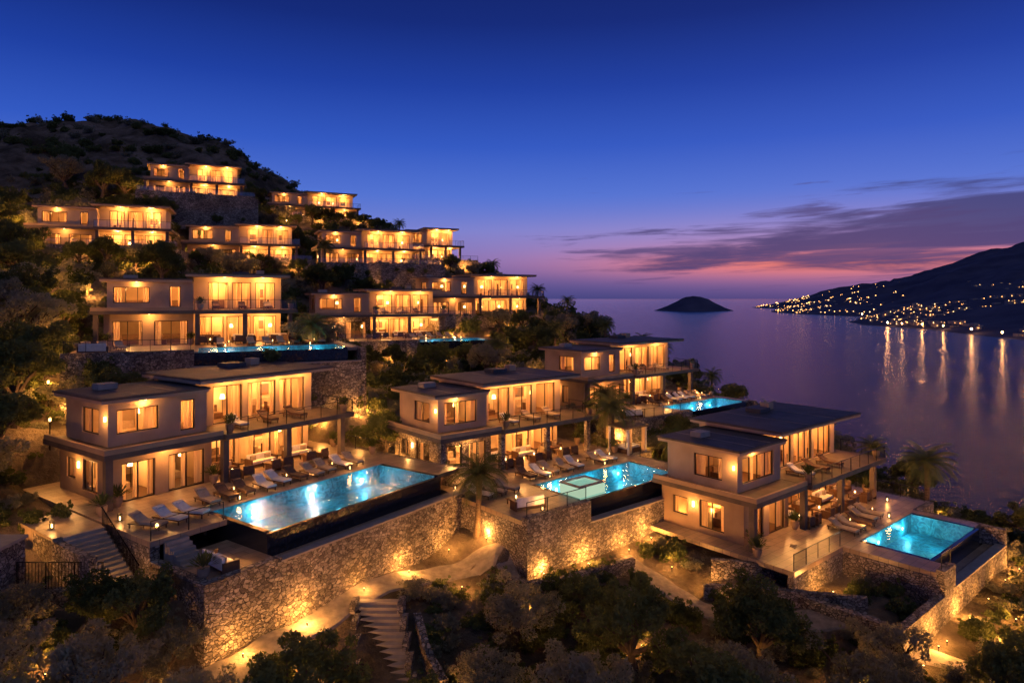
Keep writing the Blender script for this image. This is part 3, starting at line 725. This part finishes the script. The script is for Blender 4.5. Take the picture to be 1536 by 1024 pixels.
# ------------------------------------------------------------ garden lights
for (x,y,e) in [(-14.5,27.8,36),(-12.6,34,22),(-3,40.0,24),(2,41.9,26),(5,43.6,24),(10.7,44.6,24),(12.4,42.5,28),(14.2,41,20),(20,41.5,34),(24,37.5,50),(28,38.0,46),(31,41,34),
 (-27.2,34.0,70),(-10.5,55.5,60),(-13,61,55),(1,60,30),(14,58,24),(-38,90,50),(-58,83,80),(3,83,30),(17,52,24),(-22,71,40),(0,70,30),(30,46,26),(36,46,20),(-9.6,31.6,24),(-11.2,28.6,28),(7,36.0,28),(1,37.6,24),(-52,64,70),(-26,30.4,40),(-20,28.6,40),(-3.2,30,28),(11,33.2,30),(17.5,33.5,30),(24.5,33,34),(3,32,24),(-48,76,70),(-16,71,40),(-8,79,30),(-50,88,60),(-43,96,60),(-65,80,60),(8,96,26),(-23,26,36),(-27.5,28.5,36),(34,34,34),(30.5,28.2,34),(6,28.6,22),(14.4,27.6,24),(39,48,24)]:  # includes uplights added to brighten the black foreground corners
    uplight(x,y,e*R(.7,1.2),.1)
for (x,y,e) in [(-32.3,46.6,420),(-35.2,50.6,480),(-38.4,55.2,520),(-41.8,60.2,520),(-46,66,560),(-50,72,560),(-55,77,560),(-72,97,800),(-76,103,800),(-69,108,700),(-84,108,800),(-80,117,800),(-70,124,800),(-60,131,700),(-47,139,600),(-93,117,900),(-66,88,600),(-42,104,450),(-20,76,350)]:
    fill_lamppost(x,y,e)

# ------------------------------------------------------------ vegetation
def leaves(centers,n,lw,ll,mat,mb):
    cs=np.array([c[:3] for c in centers]); rs=np.array([c[3] for c in centers])
    pr=rs**2/np.sum(rs**2); idx=np.random.choice(len(cs),n,p=pr)
    d=np.random.normal(size=(n,3)); d/=np.linalg.norm(d,axis=1)[:,None]
    rad=rs[idx]*np.random.uniform(.45,1.08,n)**.7
    c=cs[idx]+d*rad[:,None]*np.array([1,1,.85])
    t=np.random.normal(size=(n,3))+d*.5; t/=np.linalg.norm(t,axis=1)[:,None]
    u=np.cross(t,np.random.normal(size=(n,3))); u/=np.linalg.norm(u,axis=1)[:,None]
    sc=np.random.uniform(.6,1.35,n)[:,None]
    q=np.stack([c-t*ll*sc,c+u*lw*sc,c+t*ll*sc,c-u*lw*sc],1).reshape(-1,3)
    b=len(mb.v); mb.v+=[tuple(x) for x in q.tolist()]; k=mb.mat(mat)
    for i in range(n): mb.f.append([b+4*i,b+4*i+1,b+4*i+2,b+4*i+3]); mb.mi.append(k)
def bush(n,mat,lw,ll):
    mb=MB(); cs=[]
    for i in range(random.randint(7,11)):
        a=R(0,6.28);r=R(.1,.8); rr=R(.28,.55)
        cs.append((math.cos(a)*r,math.sin(a)*r,R(.25,.95)*(1.1-r*.5),rr))
    for i in range(6): a=R(0,6.28); cs.append((math.cos(a)*R(.5,1.1),math.sin(a)*R(.5,1.1),R(.6,1.35),R(.12,.2)))
    leaves(cs,n,lw,ll,mat,mb)
    for c in cs[:6]: mb.tube([(0,0,-.3),(c[0]*.5,c[1]*.5,c[2]*.45),(c[0],c[1],c[2])],[.05,.035,.015],'bark',5)
    return mb.mesh('shrub')
def tree(n,mat,lw,ll,h=2.2,cr=1.6):
    mb=MB(); cs=[]
    lean=Vector((R(-.3,.3),R(-.3,.3),0)); top=Vector((0,0,h*.5))+lean
    mb.tube([(0,0,-.5),tuple(lean*.3+Vector((0,0,h*.25))),tuple(top)],[.22,.16,.13],'bark',8)
    for i in range(7):
        a=i*.9+R(-.3,.3); r=cr*R(.45,.85); e=Vector((math.cos(a)*r,math.sin(a)*r,h*R(.75,1.25)))+lean
        mid=top.lerp(e,.5)+Vector((0,0,R(.0,.3)))
        mb.tube([tuple(top),tuple(mid),tuple(e)],[.11,.07,.03],'bark',6)
        cs.append((e.x,e.y,e.z,R(.4,.65)*cr/1.6))
        for j in range(4):
            q=e+Vector((R(-.8,.8),R(-.8,.8),R(-.45,.65)))*cr/1.6; cs.append((q.x,q.y,q.z,R(.2,.42)*cr/1.6))
            mb.tube([tuple(mid),tuple(q)],[.04,.015],'bark',4)
    cs.append((lean.x,lean.y,h*1.3,.6*cr/1.6))
    leaves(cs,n,lw,ll,mat,mb)
    return mb.mesh('tree')
BN=[bush(2600,'leaf_dark',.035,.085),bush(2600,'leaf_olive',.03,.08),bush(2400,'leaf_dark',.04,.09),bush(2600,'leaf_olive',.028,.09),bush(2000,'leaf_dark',.05,.1)]
BF=[bush(800,'leaf_dark',.065,.14),bush(800,'leaf_dark',.065,.13),bush(800,'leaf_olive',.06,.12)]
TN=[tree(8500,'leaf_olive',.026,.09),tree(7500,'leaf_dark',.035,.09),tree(8500,'leaf_olive',.026,.085,2.0,1.8),tree(7000,'leaf_dark',.04,.1,2.6,1.7)]
def palm():
    mb=MB(); H=4.2
    pts=[(0,0,-.5),(.08,.02,1),(.15,.05,2.2),(.16,.08,3.3),(.15,.1,H)]
    mb.tube(pts,[.28,.22,.19,.2,.24],'palm_bark',10)
    for i in range(18):
        a=i*2.4; z=H-.6+R(0,.5); mb.tube([(.15+.15*math.cos(a),.1+.15*math.sin(a),z),(.15+.38*math.cos(a),.1+.38*math.sin(a),z+.22)],[.05,.02],'palm_bark',4)
    for i in range(38):
        a=i*2.399; el=1.25-1.7*(i/38)+R(-.1,.1); ln=R(2.0,2.6); p=Vector((.15,.1,H)); pts=[]
        for s in range(13):
            pts.append(p.copy()); e=el-1.35*(s/12)**1.3
            p=p+Vector((math.cos(a)*math.cos(e),math.sin(a)*math.cos(e),math.sin(e)))*ln/12
        mb.tube([tuple(q) for q in pts],[.03-.002*s for s in range(13)],'leaf_palm',4)
        side=Vector((-math.sin(a),math.cos(a),0))
        for s in range(2,25):
            t=s/2; i0=min(int(t),11); q=pts[i0].lerp(pts[i0+1],t-i0); d=(pts[i0+1]-pts[i0]).normalized()
            l=.55*math.sin(math.pi*min(1,(s+3)/30))+.12
            for sg in (-1,1):
                e=q+side*sg*l*.8+d*l*.55+Vector((0,0,-l*.35)); wv=d*.032
                mb.add([q-wv,q+wv,e],[(0,1,2)],'leaf_palm')
    return mb.mesh('palm_tree')
PM=[palm(),palm()]
def inpad(x,y,mg=.2):
    for v in V.values():
        lx,ly=w2l(v,x,y)
        if -4.8-mg<lx<v['L']+2.4+mg and -v['Dw']-.35-mg<ly<10.4+mg:
            if lx<-1.9-mg and v['k']!='A': continue
            if v['k']=='A' and lx<-1.9-mg and (ly>2 or ly<-6.4-mg): continue
            if v['k']=='C' and lx<4.6-mg and -8.0+mg<ly<-3.2-mg: continue
            if v['k']=='C' and lx>17.8+mg and ly<-3.2-mg: continue
            return True
    return False
def onpath(x,y,d=1.5):
    q=Vector((x,y)); return any((q-p).length<d for p in paths) or any((q-p).length<1.9 for p in stair)
ULA=np.array(UL)
def nearlight(x,y,d):
    return np.min((ULA[:,0]-x)**2+(ULA[:,1]-y)**2)<d*d
PV=mkobj('hillside_shrubs',None)
def vis(x,y): return abs(x)<y*.9+12
nb=0
def sc(x0,x1,y0,y1,st,meshes,s0,s1,dens,mg=.3,maxh=None):
    global nb
    x=x0
    while x<x1:
        y=y0
        while y<y1:
            px=x+R(-.5,.5)*st; py=y+R(-.5,.5)*st; y+=st
            if not vis(px,py) or random.random()>dens: continue
            if noise.noise(Vector((px*.09,py*.09,5)))<-.22 and py>130: continue
            s=R(s0,s1)
            if inpad(px,py,s*.5) or onpath(px,py,.9+s*.6) or nearlight(px,py,s*.85): continue
            h=hq(px,py)
            if h<SEA: continue
            o=mkobj('shrub',random.choice(meshes),PV,(px,py,h-.1),R(0,6.28),(s*R(.85,1.2),s*R(.85,1.2),s*R(.7,1.15))); nb+=1
        x+=st
sc(-45,52,17,50,1.35,BN,.45,1.1,.8)
sc(-60,50,50,75,1.8,BN,.7,1.4,.85)
sc(-95,55,75,135,2.2,BF,.9,1.8,.85)
sc(-200,50,135,235,3.0,BF,.8,1.9,.55)
def tr(x,y,s=1,k=None,name='olive_tree'):
    mkobj(name,TN[k if k is not None else random.randrange(4)],None,(x,y,hq(x,y)-.1),R(0,6.28),(s,s,s*R(.9,1.1)))
for (x,y,s) in [(-9.3,28.5,1.35),(-12.5,26,1.3),(-17.4,26,1.4),(-21.5,26.6,1.2),(-4,27,1.1),(0.3,35.5,1.15),(2.5,29,1.2),(6.2,33.5,1.35),(4.3,37,1.0),(10.5,31,1.3),(12.8,34.5,1.3),(16.2,29.5,1.5),(19,34,1.0),(23,30.5,1.35),(27,32.5,1.1),(29.5,30,1.3),(-25,27.6,1.3),(13.8,37,.8),(33,36,1.2),(-1.5,31.5,.9),(8.5,27.5,1.3),(36,42,1.1),(-29.5,32.6,1.3),(-17.2,31.0,.95),(-19.6,31.2,.9),(-15.6,29.8,.8),(-22.6,30.4,.9)]: tr(x,y,s)
for (x,y,s) in [(-31.5,40.6,1.5),(-34.6,46.4,1.7),(-37.2,50.5,1.8),(-40.5,55,1.8),(-43.6,60,1.8),(-30.5,37,1.5),(-45,54,1.9),(-36.8,42.6,1.7),(-48,65,1.7),(-41,47.5,1.8),(-52,71,1.7),(-11,57.4,1.4),(-14.6,60,1.5),(-7,62,1.4),(-18,74,1.4),(-20,67,1.5),(-2,68,1.2),(-58,78.6,1.7),(-64,84,1.5),(-44,84,1.5),(-3,82,1.3),(-80,102,1.8),(-74.5,106,1.7),(-84,112,1.7),(-88,108,1.8),(-72,111,1.6),(4,90,1.4),(-41,100,1.5),(-35,97,1.5),(8,100,1.4),(13,104,1.3),(24,92,1.1),(28,84,1.1),(34,70,1.0),(38,63,1.0),(42,54,1.2),(45,48,1.2),(-90,135,2.2),(-80,130,2),(-98,145,2),(-66,140,2),(-55,66,1.5),(-97,122,2),(-74,128,1.8),(-64,134,1.6),(-50,143,1.5),(-48,130,1.7),(-42,128,1.6),(-30,105,1.4)]:
    if not nearlight(x,y,1.2): tr(x,y,s,random.choice([1,3,0]),'hillside_tree')
for k in 'DEFGHIJKMN':
    v=V[k]; n_=int(v['L']/2.4)
    for q in range(n_+1):
        lx=-1+(v['L']+3)*q/n_+R(-.8,.8); x,y,_=l2w(v,lx,-v['Dw']-R(1.8,3.4))
        if not inpad(x,y,.6) and not nearlight(x,y,1.0): tr(x,y,R(.75,1.25),random.choice([1,3,0]),'hillside_tree')
    if not v['pool']:
        for q in range(int(v['L']/1.3)):
            if random.random()<.3: continue
            x,y,_=l2w(v,-.6+q*1.3,-v['Dw']+1.2); s=R(.4,.75); mkobj('shrub',random.choice(BF),PV,(x,y,v['z']-.1),R(0,6),(s,s,s))
    for q in range(int(v['L']*1.5)):
        x,y,_=l2w(v,R(-1,v['L']+1),-v['Dw']-.25); g_=hq(x,y)
        if v['z']-g_<2.0: continue
        s=R(.45,1.0); zz=g_+abs(random.gauss(0,.45))*(v['z']-g_)
        if zz>v['z']-.6: continue
        mkobj('wall_climber',random.choice(BF[:2]),PV,(x,y,zz-.2),R(0,6),(s,s,s))
    for q in range(4):
        x,y,_=l2w(v,-3.2-R(0,1.5),q*3-1); 
        if not inpad(x,y,.3): tr(x,y,R(.8,1.2),random.choice([1,3]),'hillside_tree')
for k in 'ABC':
    v=V[k]
    for q in range(int(v['L']/1.0)):
        if random.random()<.3: continue
        x,y,_=l2w(v,-1+q*1.05+R(-.3,.3),-v['Dw']-R(1.3,2.1)); s=R(.4,.95)
        if onpath(x,y,.7+s) or nearlight(x,y,.5): continue
        if inpad(x,y,.2): continue
        mkobj('shrub',random.choice(BN),PV,(x,y,hq(x,y)-.05),R(0,6),(s,s,s*R(.8,1.3)))
def pt(x,y,s,up=0,z=None):
    mkobj('palm_tree',random.choice(PM),None,(x,y,hq(x,y) if z is None else z),R(0,6.28),(s,s,s))
    if up: uplight(x+.7,y-.9,up)
pt(9.5,66.5,1.05,60); pt(9.2,60.8,1.15,80); pt(35.2,56.8,1.1,80); pt(-2.4,45.0,1.0,45); pt(-19.8,66,.95,50); pt(20.5,105,.8); pt(27,90,.75); pt(29.5,87,.65); pt(-26,153,.8); pt(-22,146,.75); pt(-4,136,.8);pt(5,128,.8); pt(2,121,.75); pt(14,101,.8); pt(-31,110,.9); pt(-2,84,.9,30);pt(31,80,.7);pt(33,77,.6);pt(16,112,.7);pt(10,119,.7)
pt(14.8,57.6,1.0,50); pt(29.5,64,.95,40); pt(-15.5,63.5,1.0,50); pt(6,94,.9,30); pt(36,67,.8); pt(22,98,.8); pt(40.5,51,.8,40)

# ------------------------------------------------------------ sky
wd=bpy.data.worlds.new('World'); scene.world=wd; wd.use_nodes=True
n=wd.node_tree; n.nodes.clear(); Lk=n.links.new
def M(op,a,b=None,c=None):
    q=n.nodes.new('ShaderNodeMath'); q.operation=op
    for i,s in enumerate((a,b,c)):
        if s is None: continue
        if isinstance(s,(int,float)): q.inputs[i].default_value=s
        else: Lk(s,q.inputs[i])
    return q.outputs[0]
out=n.nodes.new('ShaderNodeOutputWorld'); bg=n.nodes.new('ShaderNodeBackground')
tc=n.nodes.new('ShaderNodeTexCoord'); sx=n.nodes.new('ShaderNodeSeparateXYZ'); Lk(tc.outputs['Generated'],sx.inputs[0])
X,Y,Z=sx.outputs
az=M('ARCTAN2',X,Y)
cr=n.nodes.new('ShaderNodeValToRGB'); Lk(Z,cr.inputs[0]); e=cr.color_ramp
stops=[(0,(64,68,128)),(.03,(86,84,152)),(.06,(110,108,182)),(.10,(108,126,208)),(.15,(80,114,210)),(.22,(48,88,194)),(.30,(27,62,162)),(.38,(15,40,122)),(.5,(9,24,84)),(1,(6,14,55))]
e.elements[0].position=0; e.elements[0].color=lin(*stops[0][1]); e.elements[1].position=1; e.elements[1].color=lin(*stops[-1][1])
for p_,c_ in stops[1:-1]:
    q=e.elements.new(p_); q.color=lin(*c_)
def gauss(v_,c_,s_):
    d=M('DIVIDE',M('SUBTRACT',v_,c_),s_); return M('EXPONENT',M('MULTIPLY',M('MULTIPLY',d,d),-1))
def mixc(f,a,col):
    q=n.nodes.new('ShaderNodeMixRGB'); Lk(f,q.inputs[0]); Lk(a,q.inputs[1]); q.inputs[2].default_value=col; return q.outputs[0]
c=mixc(M('MULTIPLY',M('MULTIPLY',gauss(az,.40,.5),gauss(Z,.075,.04)),.55),cr.outputs[0],lin(188,144,192))
c=mixc(M('MULTIPLY',M('MULTIPLY',gauss(az,.46,.32),gauss(Z,.050,.021)),.9),c,lin(246,124,100))
def clouds(seed,sx_,sy_,env,lo,hi,amt,col,c):
    cv=n.nodes.new('ShaderNodeCombineXYZ'); Lk(M('MULTIPLY',az,sx_),cv.inputs[0]); Lk(M('MULTIPLY',M('ADD',Z,M('MULTIPLY',az,-.03)),sy_),cv.inputs[1]); cv.inputs[2].default_value=seed
    cn=n.nodes.new('ShaderNodeTexNoise'); cn.inputs['Scale'].default_value=1.0; cn.inputs['Detail'].default_value=9; cn.inputs['Roughness'].default_value=.58; cn.inputs['Distortion'].default_value=.4
    Lk(cv.outputs[0],cn.inputs['Vector'])
    mr=n.nodes.new('ShaderNodeMapRange'); mr.interpolation_type='SMOOTHSTEP'; mr.inputs['From Min'].default_value=lo; mr.inputs['From Max'].default_value=hi
    Lk(M('ADD',cn.outputs['Fac'],M('MULTIPLY',env,.42)),mr.inputs['Value'])
    return mixc(M('MULTIPLY',mr.outputs[0],amt),c,col)
env=M('ADD',M('MULTIPLY',gauss(az,.66,.28),gauss(Z,.110,.055)),M('MULTIPLY',gauss(az,.35,.32),M('MULTIPLY',gauss(Z,.06,.035),.62)))
c=clouds(3.7,3.8,40,env,.67,.86,.88,lin(52,56,112),c)
env2=M('MULTIPLY',gauss(az,.44,.38),M('MULTIPLY',gauss(Z,.075,.06),.95))
c=clouds(11.3,6.5,85,env2,.70,.88,.8,lin(70,64,120),c)
ns=n.nodes.new('ShaderNodeTexSky'); ns.sky_type='NISHITA'; ns.sun_disc=False; ns.sun_elevation=math.radians(0); ns.sun_rotation=math.radians(27)
ad=n.nodes.new('ShaderNodeMixRGB'); ad.blend_type='ADD'; ad.inputs[0].default_value=.006; Lk(c,ad.inputs[1]); Lk(ns.outputs[0],ad.inputs[2])
Lk(ad.outputs[0],bg.inputs[0]); bg.inputs[1].default_value=1.0; Lk(bg.outputs[0],out.inputs[0])

s=bpy.data.lights.new('dusk_fill','SUN'); s.energy=.27; s.color=(.86,.84,1); s.angle=math.radians(60)  # added soft fill for the dark planting, shining from opposite the sunset
so=mkobj('dusk_fill',s); so.rotation_euler=Vector((.25,-.55,.8)).to_track_quat('Z','Y').to_euler()

cam=bpy.data.cameras.new('camera'); co=mkobj('camera',cam); cam.sensor_width=36; cam.lens=36*1000/1536; cam.shift_y=-65/1536
cam.clip_end=80000; cam.clip_start=.5; co.location=(0,0,0); co.rotation_euler=(math.radians(90),0,0); scene.camera=co
scene.view_settings.view_transform='Standard'; scene.view_settings.look='None'; scene.view_settings.exposure=0
print('bushes',nb,'lights',NL[0])
